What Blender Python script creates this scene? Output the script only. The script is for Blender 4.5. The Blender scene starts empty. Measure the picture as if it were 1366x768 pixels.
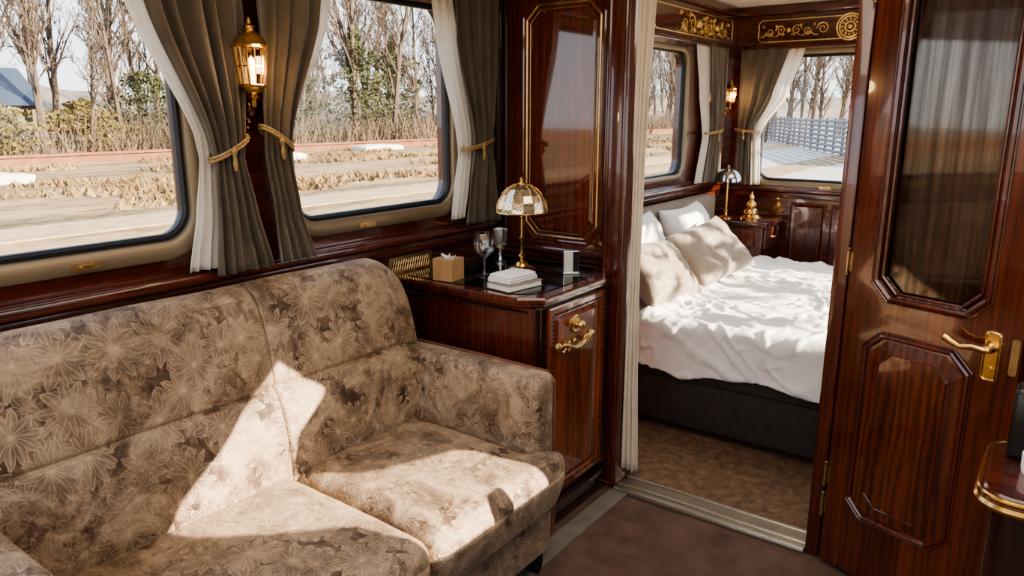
import bpy, bmesh, math, random
from mathutils import Vector, noise, Matrix
pi=math.pi
S=bpy.context.scene
col=S.collection
try: S.view_settings.look='AgX - Medium High Contrast'
except Exception: pass

# ---------------------------------------------------------------- materials
def NT(name):
    m=bpy.data.materials.new(name); m.use_nodes=True
    nt=m.node_tree; b=nt.nodes["Principled BSDF"]
    return m,nt,b
def nd(nt,t,**k):
    n=nt.nodes.new(t)
    for a,v in k.items(): setattr(n,a,v)
    return n
def ramp(nt,fac,stops):
    r=nd(nt,'ShaderNodeValToRGB'); e=r.color_ramp.elements
    while len(e)<len(stops): e.new(0.5)
    for i,(p,c) in enumerate(stops):
        e[i].position=p; e[i].color=(c[0],c[1],c[2],1)
    nt.links.new(fac,r.inputs[0]); return r.outputs[0]
def coords(nt,scale=(1,1,1),kind='Object'):
    t=nd(nt,'ShaderNodeTexCoord'); mp=nd(nt,'ShaderNodeMapping')
    mp.inputs['Scale'].default_value=scale
    nt.links.new(t.outputs[kind],mp.inputs[0]); return mp.outputs[0]
def noi(nt,vec,scale,detail=4,rough=.55,dist=0):
    n=nd(nt,'ShaderNodeTexNoise'); n.inputs['Scale'].default_value=scale
    n.inputs['Detail'].default_value=detail; n.inputs['Roughness'].default_value=rough
    n.inputs['Distortion'].default_value=dist
    nt.links.new(vec,n.inputs['Vector']); return n.outputs[0]
def bump(nt,b,h,strength,dist=.01):
    n=nd(nt,'ShaderNodeBump'); n.inputs['Strength'].default_value=strength; n.inputs['Distance'].default_value=dist
    nt.links.new(h,n.inputs['Height']); nt.links.new(n.outputs[0],b.inputs['Normal'])
def M(name,c,rough=.5,metal=0,var=.12,nscale=8,bmp=0,bscale=60,coat=0,sheen=0,emit=None,es=0):
    m,nt,b=NT(name)
    v=coords(nt)
    f=noi(nt,v,nscale)
    c0=tuple(max(0,x*(1-var)) for x in c); c1=tuple(min(1,x*(1+var)) for x in c)
    nt.links.new(ramp(nt,f,[(.3,c0),(.7,c1)]),b.inputs['Base Color'])
    b.inputs['Roughness'].default_value=rough; b.inputs['Metallic'].default_value=metal
    b.inputs['Coat Weight'].default_value=coat; b.inputs['Coat Roughness'].default_value=.08
    b.inputs['Sheen Weight'].default_value=sheen
    if emit: b.inputs['Emission Color'].default_value=(*emit,1); b.inputs['Emission Strength'].default_value=es
    if bmp: bump(nt,b,noi(nt,v,bscale),bmp)
    return m
def wood(name,dark,light,scale,rough=.25,coat=1.0,bands=9,wv=.10):
    m,nt,b=NT(name)
    v=coords(nt,scale)
    n1=noi(nt,v,1.0,8,.62,.8); n2=noi(nt,v,5.0,5,.7,.2)
    big=noi(nt,coords(nt,tuple(s*.18 for s in scale)),1.0,3,.5,1.0)
    w=nd(nt,'ShaderNodeTexWave'); w.inputs['Scale'].default_value=bands*.05; w.inputs['Distortion'].default_value=9
    w.inputs['Detail'].default_value=4; w.inputs['Detail Scale'].default_value=1.2
    nt.links.new(v,w.inputs[0])
    def mixf(a,c,f):
        mx=nd(nt,'ShaderNodeMix'); mx.data_type='FLOAT'; mx.inputs[0].default_value=f
        nt.links.new(a,mx.inputs[2]); nt.links.new(c,mx.inputs[3]); return mx.outputs[0]
    o=mixf(mixf(mixf(n1,n2,.42),w.outputs[1],wv),big,.30)
    mid=tuple(a*.6+c*.4 for a,c in zip(dark,light))
    nt.links.new(ramp(nt,o,[(.38,dark),(.51,mid),(.65,light)]),b.inputs['Base Color'])
    b.inputs['Roughness'].default_value=rough; b.inputs['Coat Weight'].default_value=coat
    b.inputs['Coat Roughness'].default_value=.03
    return m
DK=(.032,.0056,.003); LT=(.155,.029,.011)
W_v=wood('mahogany_vertical',DK,LT,(34,34,2.4))
W_y=wood('mahogany_along_wall',DK,LT,(34,2.4,34))
W_x=wood('mahogany_across',DK,LT,(2.4,34,34))
W_d=wood('mahogany_dark',(.012,.0035,.0025),(.05,.013,.007),(20,20,2))
W_burl=wood('walnut_figured',(.050,.011,.005),(.21,.052,.019),(20,20,2.2),bands=20,wv=.16)
W_light=wood('blond_wood',(.36,.20,.09),(.5,.3,.15),(12,12,4),rough=.5,coat=0)
GOLD=M('polished_brass',(.80,.52,.20),.22,1,.1,20)
GOLDI=M('gold_inlay',(.62,.42,.20),.35,1,.25,30)
GOLDH=M('aged_brass_hinge',(.42,.28,.13),.4,1,.2,30)
GOLDO=M('old_gold_casting',(.80,.56,.24),.28,1,.3,60,.4,90)
SILV=M('silver_metal',(.75,.74,.72),.2,1,.1,20)
CHROME=M('dark_chrome',(.50,.50,.52),.08,1,.08,20)
BRONZE=M('bronze_window_frame',(.25,.19,.12),.42,.45,.1,6)
RUBBER=M('black_rubber',(.012,.014,.018),.45,0,.1)
CURT=M('taupe_velvet_curtain',(.088,.065,.042),.7,0,.25,10,.25,300,sheen=.45)
CEIL=M('cream_ceiling',(.72,.66,.56),.6)
WHITE=M('white_linen',(.83,.81,.79),.8,0,.03,5,.25,40,sheen=.1)
BEIGE=M('beige_satin',(.30,.235,.175),.5,0,.12,8,.25,30,sheen=.3)
BEDB=M('dark_upholstery',(.035,.028,.024),.75,0,.2,30,.3,200)
HEADB=M('taupe_headboard_fabric',(.24,.19,.145),.8,0,.1,20,.3,150)
BLACKG=M('black_glass',(.006,.007,.007),.06,0,.1)
BLACKP=M('black_plastic',(.012,.012,.012),.3)
PAPER=M('white_paper',(.82,.80,.76),.7)
CARD=M('cream_card',(.60,.56,.50),.7)
ALU=M('ribbed_aluminium',(.52,.47,.38),.3,.9,.12,20)
STONE=M('grey_stone_strip',(.20,.18,.15),.5,0,.2,9)
BARK=M('bark',(.115,.082,.056),.9,0,.4,3)
def sheer():
    m,nt,b=NT('white_sheer')
    v=coords(nt); f=noi(nt,v,30)
    nt.links.new(ramp(nt,f,[(.3,(.86,.82,.75)),(.7,(.95,.92,.86))]),b.inputs['Base Color'])
    b.inputs['Roughness'].default_value=.9
    tr=nd(nt,'ShaderNodeBsdfTranslucent'); tr.inputs[0].default_value=(.97,.94,.88,1)
    mx=nd(nt,'ShaderNodeMixShader'); mx.inputs[0].default_value=.6
    out=nt.nodes['Material Output']
    nt.links.new(b.outputs[0],mx.inputs[1]); nt.links.new(tr.outputs[0],mx.inputs[2]); nt.links.new(mx.outputs[0],out.inputs[0])
    return m
SHEER=sheer()
def glass(name,fac,tint=(1,1,1),edge=0.0,rough=0.0,gc=(1,1,1),streak=None):
    m,nt,b=NT(name); nt.nodes.remove(b)
    v=coords(nt,streak or (1,1,1)); f=noi(nt,v,3)
    t=nd(nt,'ShaderNodeBsdfTransparent')
    lo=.6 if streak else .97
    nt.links.new(ramp(nt,f,[(.35 if streak else .2,tuple(x*lo for x in tint)),(.65 if streak else .8,tint)]),t.inputs[0])
    g=nd(nt,'ShaderNodeBsdfGlossy'); g.inputs['Roughness'].default_value=rough; g.inputs[0].default_value=(*gc,1)
    if streak: nt.links.new(ramp(nt,f,[(.35,tuple(x*.35 for x in gc)),(.65,gc)]),g.inputs[0])
    mx=nd(nt,'ShaderNodeMixShader'); out=nt.nodes['Material Output']
    mx.inputs[0].default_value=fac
    if edge:
        lw=nd(nt,'ShaderNodeLayerWeight'); lw.inputs[0].default_value=.5
        pw=nd(nt,'ShaderNodeMath',operation='POWER'); pw.inputs[1].default_value=3; nt.links.new(lw.outputs[1],pw.inputs[0])
        ma=nd(nt,'ShaderNodeMath',operation='MULTIPLY_ADD'); ma.inputs[1].default_value=edge; ma.inputs[2].default_value=fac
        nt.links.new(pw.outputs[0],ma.inputs[0]); nt.links.new(ma.outputs[0],mx.inputs[0])
    nt.links.new(t.outputs[0],mx.inputs[1]); nt.links.new(g.outputs[0],mx.inputs[2])
    nt.links.new(mx.outputs[0],out.inputs[0]); return m
GL=glass('window_glass',.03)
GLD=glass('door_glass',.10,(.78,.74,.68),gc=(.95,.90,.83),rough=.045,streak=(16,16,.5))
GLC=glass('clear_crystal',.11,(1,1,1),.5)
def carpet(name,c0,c1,sc):
    m,nt,b=NT(name); v=coords(nt)
    a=noi(nt,v,sc,6,.7); g=noi(nt,v,400,2)
    mx=nd(nt,'ShaderNodeMix'); mx.data_type='FLOAT'; mx.inputs[0].default_value=.35
    nt.links.new(a,mx.inputs[2]); nt.links.new(g,mx.inputs[3])
    nt.links.new(ramp(nt,mx.outputs[0],[(.35,c0),(.62,c1)]),b.inputs['Base Color'])
    b.inputs['Roughness'].default_value=.95; bump(nt,b,g,.6,.004); return m
CARP1=carpet('brown_carpet',(.070,.040,.028),(.17,.105,.075),7)
CARP2=carpet('patterned_brown_carpet',(.055,.032,.018),(.28,.18,.11),22)
def floral():
    m,nt,b=NT('floral_velvet'); L=nt.links
    uv=nd(nt,'ShaderNodeUVMap'); uv.uv_map='UVMap'
    def mt(op,a,b_=None,c=None,clamp=False):
        n=nd(nt,'ShaderNodeMath',operation=op); n.use_clamp=clamp
        for i,x in enumerate((a,b_,c)):
            if x is None: continue
            if isinstance(x,(int,float)): n.inputs[i].default_value=x
            else: L.new(x,n.inputs[i])
        return n.outputs[0]
    def layer(scale,petals,size,off,lw,dist=.24):
        mp=nd(nt,'ShaderNodeMapping'); mp.inputs['Scale'].default_value=(scale,)*3; mp.inputs['Location'].default_value=(off,off*.7,0); L.new(uv.outputs[0],mp.inputs[0])
        dn=nd(nt,'ShaderNodeTexNoise'); dn.inputs['Scale'].default_value=1.7; dn.inputs['Detail'].default_value=1.5; L.new(mp.outputs[0],dn.inputs['Vector'])
        ds=nd(nt,'ShaderNodeVectorMath',operation='SCALE'); ds.inputs[3].default_value=dist; L.new(dn.outputs[1],ds.inputs[0])
        ad=nd(nt,'ShaderNodeVectorMath',operation='ADD'); L.new(mp.outputs[0],ad.inputs[0]); L.new(ds.outputs[0],ad.inputs[1])
        vo=nd(nt,'ShaderNodeTexVoronoi'); vo.voronoi_dimensions='2D'; vo.inputs['Scale'].default_value=1; vo.inputs['Randomness'].default_value=.85
        L.new(ad.outputs[0],vo.inputs['Vector'])
        sb=nd(nt,'ShaderNodeVectorMath',operation='SUBTRACT'); L.new(ad.outputs[0],sb.inputs[0]); L.new(vo.outputs['Position'],sb.inputs[1])
        sx=nd(nt,'ShaderNodeSeparateXYZ'); L.new(sb.outputs[0],sx.inputs[0])
        sc=nd(nt,'ShaderNodeSeparateColor'); L.new(vo.outputs['Color'],sc.inputs[0])
        ang=mt('ARCTAN2',sx.outputs[1],sx.outputs[0]); r=vo.outputs['Distance']
        fr=mt('FRACT',mt('ADD',mt('MULTIPLY',ang,petals/(2*pi)),mt('ADD',mt('MULTIPLY',sc.outputs[0],3),5)))
        tri=mt('SUBTRACT',1,mt('ABSOLUTE',mt('SUBTRACT',mt('MULTIPLY',fr,2),1)))
        R=mt('MULTIPLY',mt('ADD',mt('MULTIPLY',mt('POWER',tri,.65),.60),.40),mt('ADD',mt('MULTIPLY',sc.outputs[1],.22),size))
        ins=mt('LESS_THAN',r,R)
        ed=mt('LESS_THAN',mt('ABSOLUTE',mt('SUBTRACT',r,R)),lw)
        v1=mt('MULTIPLY',mt('LESS_THAN',mt('MULTIPLY',mt('SUBTRACT',1,tri),r),lw*.7),ins)
        v0=mt('MULTIPLY',mt('LESS_THAN',mt('MULTIPLY',tri,r),lw*.7),ins)
        return ins,mt('MAXIMUM',ed,mt('MAXIMUM',v1,v0)),tri
    i1,l1,q1=layer(9.0,10,.50,0,.024)
    i2,l2,q2=layer(15.0,5,.42,3.3,.030)
    tc=nd(nt,'ShaderNodeTexCoord')
    big=noi(nt,tc.outputs['Object'],7.5,9,.70,1.1); fine=noi(nt,tc.outputs['Object'],90,4)
    mxf=nd(nt,'ShaderNodeMix'); mxf.data_type='FLOAT'; mxf.inputs[0].default_value=.14; L.new(big,mxf.inputs[2]); L.new(fine,mxf.inputs[3])
    base=ramp(nt,mxf.outputs[0],[(.40,(.046,.023,.012)),(.465,(.115,.068,.039)),(.525,(.215,.145,.092)),(.60,(.36,.26,.175))])
    patch=mt('MULTIPLY',mt('SUBTRACT',noi(nt,tc.outputs['Object'],5.0,4,.6),.36),5,clamp=True)
    c1=nd(nt,'ShaderNodeMix'); c1.data_type='RGBA'; c1.inputs[7].default_value=(.41,.30,.20,1)
    fl=mt('MULTIPLY',mt('MAXIMUM',mt('MULTIPLY',i1,mt('ADD',mt('MULTIPLY',q1,.8),.2)),mt('MULTIPLY',i2,.3)),mt('ADD',mt('MULTIPLY',patch,.42),.14))
    L.new(fl,c1.inputs[0]); L.new(base,c1.inputs[6])
    c2=nd(nt,'ShaderNodeMix'); c2.data_type='RGBA'; c2.inputs[7].default_value=(.60,.455,.31,1)
    ln=mt('MAXIMUM',l1,mt('MULTIPLY',mt('MULTIPLY',l2,mt('SUBTRACT',1,i1)),.65))
    L.new(mt('MULTIPLY',ln,mt('ADD',mt('MULTIPLY',patch,.38),.24)),c2.inputs[0]); L.new(c1.outputs[2],c2.inputs[6])
    L.new(c2.outputs[2],b.inputs['Base Color'])
    b.inputs['Roughness'].default_value=.52; b.inputs['Sheen Weight'].default_value=.35; b.inputs['Sheen Roughness'].default_value=.35
    b.inputs['Sheen Tint'].default_value=(1,.80,.60,1)
    bump(nt,b,mxf.outputs[0],.6,.016)
    return m
FLOR=floral()

# ---------------------------------------------------------------- mesh helpers
def fL(x0): return lambda a,b,d: (x0+d,a,b)
def fB(y0): return lambda a,b,d: (a,y0-d,b)
def fD(a,b,d): return (a,-d,b)
def fH(z0): return lambda a,b,d: (a,b,z0+d)
def box(bm,x0,x1,y0,y1,z0,z1,bev=0,seg=2):
    r=bmesh.ops.create_cube(bm,size=1); vs=r['verts']
    for v in vs: v.co=Vector(((x0+x1)/2+v.co.x*(x1-x0),(y0+y1)/2+v.co.y*(y1-y0),(z0+z1)/2+v.co.z*(z1-z0)))
    if bev:
        es=list({e for v in vs for e in v.link_edges})
        bmesh.ops.bevel(bm,geom=es,offset=bev,segments=seg,affect='EDGES',profile=.5)
def lathe(bm,prof,c=(0,0,0),n=24,ax='z',ph=0):
    rings=[]
    for r,z in prof:
        ring=[]
        for i in range(n):
            a=2*pi*i/n+ph; p=(r*math.cos(a),r*math.sin(a),z)
            if ax=='x': p=(z,r*math.cos(a),r*math.sin(a))
            if ax=='y': p=(r*math.cos(a),-z,r*math.sin(a))
            ring.append(bm.verts.new((c[0]+p[0],c[1]+p[1],c[2]+p[2])))
        rings.append(ring)
    for A,B in zip(rings,rings[1:]):
        for i in range(n): bm.faces.new((A[i],A[(i+1)%n],B[(i+1)%n],B[i]))
    if prof[0][0]>1e-5: bm.faces.new(rings[0][::-1])
    if prof[-1][0]>1e-5: bm.faces.new(rings[-1])
def tube(bm,pts,r,n=6,closed=False,cap=True):
    P=[Vector(p) for p in pts]; N=len(P); rings=[]
    for i,p in enumerate(P):
        t=(P[(i+1)%N]-P[i-1]) if closed else (P[min(i+1,N-1)]-P[max(i-1,0)])
        if t.length<1e-9: t=Vector((0,0,1))
        t.normalize()
        up=Vector((0,0,1)) if abs(t.z)<.9 else Vector((1,0,0))
        u=t.cross(up).normalized(); w=t.cross(u)
        rr=r[i] if isinstance(r,(list,tuple)) else r
        rings.append([bm.verts.new(p+u*rr*math.cos(2*pi*k/n)+w*rr*math.sin(2*pi*k/n)) for k in range(n)])
    M_=N if closed else N-1
    for i in range(M_):
        A=rings[i];B=rings[(i+1)%N]
        best=min(range(n),key=lambda s:(A[0].co-B[s].co).length)
        rev=(A[1].co-B[(best+1)%n].co).length>(A[1].co-B[(best-1)%n].co).length
        for k in range(n):
            if rev: q=(A[k],A[(k+1)%n],B[(best-k-1)%n],B[(best-k)%n])
            else: q=(A[k],A[(k+1)%n],B[(best+k+1)%n],B[(best+k)%n])
            try: bm.faces.new(q)
            except ValueError: pass
    if cap and not closed:
        bm.faces.new(rings[0][::-1]); bm.faces.new(rings[-1])
def rr(a0,a1,b0,b1,r,n=8):
    L=[]
    for (ca,cb,s) in ((a1-r,b1-r,0),(a0+r,b1-r,1),(a0+r,b0+r,2),(a1-r,b0+r,3)):
        for i in range(n+1):
            t=(s+i/n)*pi/2; L.append((ca+r*math.cos(t),cb+r*math.sin(t)))
    return L
def ch(a0,a1,b0,b1,c):
    return [(a1,b0+c),(a1,b1-c),(a1-c,b1),(a0+c,b1),(a0,b1-c),(a0,b0+c),(a0+c,b0),(a1-c,b0)]
def loft(bm,loops,f,close_last=True,close_first=False):
    R=[[bm.verts.new(f(a,b,d)) for a,b in lp] for lp,d in loops]
    for A,B in zip(R,R[1:]):
        n=len(A)
        for i in range(n):
            bm.faces.new((A[i],A[(i+1)%n],B[(i+1)%n],B[i]))
    if close_last: bm.faces.new(R[-1])
    if close_first: bm.faces.new(R[0][::-1])
def ring(bm,o,i,d0,d1,f):
    R=[[bm.verts.new(f(a,b,d)) for a,b in lp] for lp,d in ((o,d0),(o,d1),(i,d1),(i,d0))]
    for k in range(4):
        A=R[k];B=R[(k+1)%4];n=len(A)
        for j in range(n): bm.faces.new((A[j],A[(j+1)%n],B[(j+1)%n],B[j]))
def prism(bm,lp,d0,d1,f): loft(bm,[(lp,d0),(lp,d1)],f,True,True)
def mold(bm,lp,r,f,d=0,n=6):
    pts=[]
    N=len(lp)
    for i in range(N):
        a=Vector(lp[i]);b=Vector(lp[(i+1)%N])
        if (b-a).length<1e-6: continue
        pts.append(f(a.x,a.y,d)); 
        if (b-a).length>.03:
            e=(b-a).normalized()*.004
            pts.append(f(a.x+e.x,a.y+e.y,d)); pts.append(f(b.x-e.x,b.y-e.y,d))
    tube(bm,pts,r,n,closed=True)
def pbox(bm,c,size,r,puff=(0,0,0),n=12,fn=None):
    m=n+1; h=Vector(size)/2; G={}
    def vert(key):
        if key in G: return G[key]
        t=Vector([math.sin((k/m*2-1)*pi/2) for k in key])
        p=Vector([t[i]*h[i] for i in range(3)])
        inn=Vector([max(-h[i]+r,min(h[i]-r,p[i])) for i in range(3)])
        d=p-inn
        q=inn+(d.normalized()*r if d.length>1e-9 else Vector())
        for i in range(3):
            j,k=(i+1)%3,(i+2)%3
            q[i]+=puff[i]*t[i]*max(0,1-t[j]**2)*max(0,1-t[k]**2)
        q+=Vector(c)
        if fn: q=fn(q)
        G[key]=bm.verts.new(q); return G[key]
    for ax in range(3):
        for s in (0,m):
            for i in range(m):
                for j in range(m):
                    def K(a,b_):
                        k=[0,0,0]; k[ax]=s; k[(ax+1)%3]=a; k[(ax+2)%3]=b_; return tuple(k)
                    q=[vert(K(i,j)),vert(K(i+1,j)),vert(K(i+1,j+1)),vert(K(i,j+1))]
                    if s==0: q.reverse()
                    bm.faces.new(q)
def pillow_bm(w,h,t,seed=0,n=34,wr_=1.0):
    bm=bmesh.new(); 
    G={}
    for side in (1,-1):
        for i in range(n+1):
            for j in range(n+1):
                u=i/n*2-1; v=j/n*2-1
                if side==-1 and (i in(0,n) or j in (0,n)): G[(side,i,j)]=G[(1,i,j)]; continue
                pin=1-.12*(1-abs(u)**2)*abs(v)**3; pin2=1-.12*(1-abs(v)**2)*abs(u)**3
                th=t/2*((1-u**4)*(1-v**4))**.55
                cr=max(0,1-abs(noise.noise(Vector((u*3.2+seed*3,v*1.6+u*1.2,side*3))))*5)
                wr=.016*noise.noise(Vector((u*2.4+seed,v*2.4,side)))+.010*noise.noise(Vector((u*6+seed,v*3,side*3)))-.016*wr_*cr
                G[(side,i,j)]=bm.verts.new((u*w/2*pin2,side*(th+wr*(1-u**4)*(1-v**4)),v*h/2*pin))
    for side in (1,-1):
        for i in range(n):
            for j in range(n):
                q=[G[(side,i,j)],G[(side,i+1,j)],G[(side,i+1,j+1)],G[(side,i,j+1)]]
                if side==1:q.reverse()
                bm.faces.new(q)
    return bm
def boxuv(bm):
    uv=bm.loops.layers.uv.new('UVMap')
    for f in bm.faces:
        n=f.normal; a=max(range(3),key=lambda i:abs(n[i]))
        for l in f.loops:
            p=l.vert.co
            l[uv].uv=(p.y,p.z) if a==0 else ((p.x,p.z+.37) if a==1 else (p.y,p.x+.71))
def wloc(o):
    v=Vector(o.location)
    while o.parent: o=o.parent; v+=Vector(o.location)
    return v
def obj(name,bm,mat,parent=None,smooth=False,loc=None,label=None,world=True,uv=False,recalc=True):
    if recalc: bmesh.ops.recalc_face_normals(bm,faces=bm.faces)
    bm.normal_update()
    if uv: boxuv(bm)
    if parent is not None and world:
        bmesh.ops.translate(bm,verts=bm.verts,vec=-wloc(parent))
    elif loc is not None and world:
        bmesh.ops.translate(bm,verts=bm.verts,vec=-Vector(loc))
    me=bpy.data.meshes.new(name); bm.to_mesh(me); bm.free()
    me.materials.append(mat)
    if smooth:
        for p in me.polygons: p.use_smooth=True
        if smooth!='all': 
            try: me.set_sharp_from_angle(angle=math.radians(38))
            except Exception: pass
    o=bpy.data.objects.new(name,me); col.objects.link(o)
    if parent is not None: o.parent=parent
    elif loc is not None: o.location=loc
    if label: o['label']=label
    return o
def thing(name,label,cat,loc,rz=0,group=None,kind=None):
    e=bpy.data.objects.new(name,None); e.empty_display_size=.1; e.location=loc; e.rotation_euler=(0,0,rz); col.objects.link(e)
    if label: e['label']=label
    if cat: e['category']=cat
    if group: e['group']=group
    if kind: e['kind']=kind
    return e
def single(name,bm,mat,label,cat,loc,smooth=False,group=None,kind=None,**k):
    o=obj(name,bm,mat,None,smooth,loc,**k); o['label']=label
    o['category']=cat
    if group:o['group']=group
    if kind:o['kind']=kind
    return o
def struct(name,bm,mat,label,cat='structure',**k):
    o=obj(name,bm,mat,None,**k); o['kind']='structure'; o['label']=label; o['category']=cat; return o
B=bmesh.new

# ---------------------------------------------------------------- room shell
XR=2.75; YB=5.35; Y0=-1.3; ZC=2.2
JX=1.452; PY=2.60
b=B(); box(b,-.08,XR+.08,Y0,2.56,-.06,0); struct('floor',b,CARP1,'brown wool carpet of the sitting cabin','floor')
b=B(); box(b,-.08,XR+.08,2.56,YB+.08,-.06,0.0); struct('floor.001',b,CARP2,'mottled brown patterned carpet of the bedroom','floor')
b=B(); box(b,-.08,XR+.08,Y0,YB+.08,ZC,ZC+.06); struct('ceiling',b,CEIL,'smooth cream ceiling','ceiling')
WINS=[(-.30,1.17,1.145,1.90),(1.53,2.315,1.14,1.90),(3.0,4.60,1.11,1.87)]
def wall_with_holes(bm,a0,a1,b0,b1,holes,d0,d1,f,R=.09):
    cur=a0
    for (h0,h1,g0,g1) in sorted(holes):
        m=.02
        prism(bm,[(cur,b0),(h0-m,b0),(h0-m,b1),(cur,b1)],d0,d1,f)
        prism(bm,[(h0-m,b0),(h1+m,b0),(h1+m,g0-m),(h0-m,g0-m)],d0,d1,f)
        prism(bm,[(h0-m,g1+m),(h1+m,g1+m),(h1+m,b1),(h0-m,b1)],d0,d1,f)
        ring(bm,rr(h0-m,h1+m,g0-m,g1+m,.0005),rr(h0,h1,g0,g1,R),d0,d1,f)
        cur=h1+m
    prism(bm,[(cur,b0),(a1,b0),(a1,b1),(cur,b1)],d0,d1,f)
b=B(); wall_with_holes(b,Y0,YB,0,ZC,WINS,-.08,0,fL(0)); struct('wall_left',b,W_y,'dark mahogany outer wall with rounded windows','wall',recalc=False)
b=B(); wall_with_holes(b,-.08,XR+.08,0,ZC,[(.24,1.75,1.03,1.88)],-.08,0,fB(YB)); struct('wall_back',b,W_x,'dark mahogany end wall of the bedroom','wall')
b=B(); wall_with_holes(b,Y0,YB,0,ZC,[(-.9,.6,1.0,1.95),(1.2,2.3,1.19,1.95),(3.15,5.05,.95,2.0)],0,.08,fL(XR),.03); struct('wall_right',b,W_y,'mahogany wall with windows facing the sun','wall')
b=B()
box(b,0,.62,2.612,2.65,0,ZC)
box(b,.62,JX+.02,2.565,2.62,2.06,ZC); box(b,JX+.02,XR,2.565,2.62,0,ZC)
struct('wall_partition',b,W_v,'mahogany partition with a doorway to the bedroom','wall')
b=B()
box(b,.605,.70,2.48,PY+.02,0,ZC,.008)
mold(b,[(.62,.02),(.62,2.19),(.685,2.19),(.685,.02)],.006,fB(2.48))
struct('trim_1',b,W_v,'mahogany door post','trim',smooth=True)
b=B()
box(b,JX,1.50,2.47,PY+.03,0,ZC,.008); box(b,JX-.010,JX,2.53,2.58,0,2.06,.003)
struct('trim_2',b,W_v,'mahogany door jamb','trim',smooth=True)
b=B(); box(b,.70,JX,2.47,2.56,2.06,ZC); struct('trim_3',b,W_x,'mahogany door head','trim')
b=B()
box(b,.70,JX,2.46,2.60,0,.014,.003); struct('trim_4',b,M('dull_threshold_metal',(.34,.30,.24),.35,.85),'dull metal threshold plate','trim')
b=B()
for y in (2.464,2.505,2.580): box(b,.70,JX,y,y+.016,.012,.019,.003)
struct('trim_20',b,ALU,'narrow pale metal threshold rails','trim')
b=B(); box(b,.69,.765,.2,2.46,0,.008); struct('trim_5',b,STONE,'grey stone floor border','trim')
def raised(bm,a0,a1,b0,b1,c,f,w=.03,hgt=.012):
    loft(bm,[(ch(a0,a1,b0,b1,c),0),(ch(a0,a1,b0,b1,c),hgt*.5),(ch(a0+w*.4,a1-w*.4,b0+w*.4,b1-w*.4,c),hgt),(ch(a0+w,a1-w,b0+w,b1-w,c*.9),hgt*.4)],f)
W_panel=wood('glossy_mahogany_panel',(.044,.009,.004),(.195,.044,.016),(24,24,1.7),rough=.08)
b=B()
loft(b,[(ch(.06,.605,.955,2.19,.002),0),(ch(.06,.605,.955,2.19,.002),.012)],fB(2.612))
mold(b,ch(.150,.530,.975,1.936,.06),.006,fB(2.60),0)
o=struct('trim_6',b,W_panel,'glossy mahogany wall panel','trim',smooth=True)
b=B()
loft(b,[(ch(.190,.490,1.015,1.895,.05),0),(ch(.190,.490,1.015,1.895,.05),.003),(ch(.20,.48,1.025,1.885,.05),.007)],fB(2.60))
struct('trim_7',b,W_panel,'raised octagonal mahogany field','trim')
b=B(); mold(b,ch(.168,.512,.992,1.918,.055),.005,fB(2.60),.001); mold(b,ch(.186,.494,1.011,1.899,.05),.0016,fB(2.60),.003)
struct('trim_8',b,GOLDI,'thin gilt moulding outlining the octagonal panel','trim',smooth=True)
b=B(); box(b,0.0,.60,2.56,2.60,.925,.955,.01); box(b,.02,.60,2.585,2.60,.90,.925); struct('trim_9',b,W_x,'mahogany dado rail on the partition','trim')
b=B(); box(b,0,.06,2.55,2.60,.96,ZC,.01); tube(b,[(.07,2.585,.96),(.07,2.585,2.19)],.008,8); struct('trim_10',b,W_d,'dark corner moulding','trim',smooth=True)
b=B(); box(b,0,.055,Y0,2.60,1.015,1.05,.012,3); box(b,0,.03,Y0,2.60,.975,1.015,.008); box(b,0,.018,Y0,2.60,.86,.885,.005)
struct('trim_11',b,W_y,'polished mahogany sill rail','trim',smooth=True)
b=B(); box(b,0,.055,2.66,YB,1.0,1.035,.012,3); box(b,0,.03,2.66,YB,.96,1.0,.008); struct('trim_12',b,W_y,'polished mahogany bedroom sill rail','trim',smooth=True)
b=B(); box(b,0,XR,YB-.055,YB,.955,.99,.012,3); box(b,0,XR,YB-.03,YB,.915,.955,.008); struct('trim_13',b,W_x,'polished mahogany sill rail on the end wall','trim',smooth=True)
b=B()
for i in range(8):
    x=.50+i*.27; raised(b,x,x+.24,.30,.89,.002,fB(YB),.03,.014)
struct('trim_14',b,W_v,'raised mahogany wainscot panels','trim')
b=B(); box(b,0,XR,YB-.02,YB,0,.12,.005); struct('baseboard_back',b,W_x,'mahogany baseboard','trim')
b=B(); box(b,0,.05,2.66,YB,1.93,2.14,.004); box(b,0,.075,2.66,YB,2.14,2.2,.012); box(b,0,.065,2.66,YB,1.915,1.935,.006)
struct('trim_15',b,W_y,'mahogany frieze above the bedroom window','trim')
b=B(); box(b,.05,XR,YB-.05,YB,1.93,2.14,.004); box(b,.05,XR,YB-.075,YB,2.14,2.2,.012); box(b,.05,XR,YB-.065,YB,1.915,1.935,.006)
struct('trim_16',b,W_x,'mahogany frieze on the bedroom end wall','trim')
def scroll(bm,f,a,b_,R,sg=1,turns=1.6,d=.004,r=.005,flip=1):
    pts=[];N=26
    for i in range(N+1):
        t=i/N; th=t*turns*2*pi; q=R*(1-t*.85)
        pts.append(f(a+sg*q*math.cos(th),b_+flip*q*math.sin(th),d))
    tube(bm,pts,[r*(1-.4*i/N) for i in range(N+1)],5)
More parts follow.
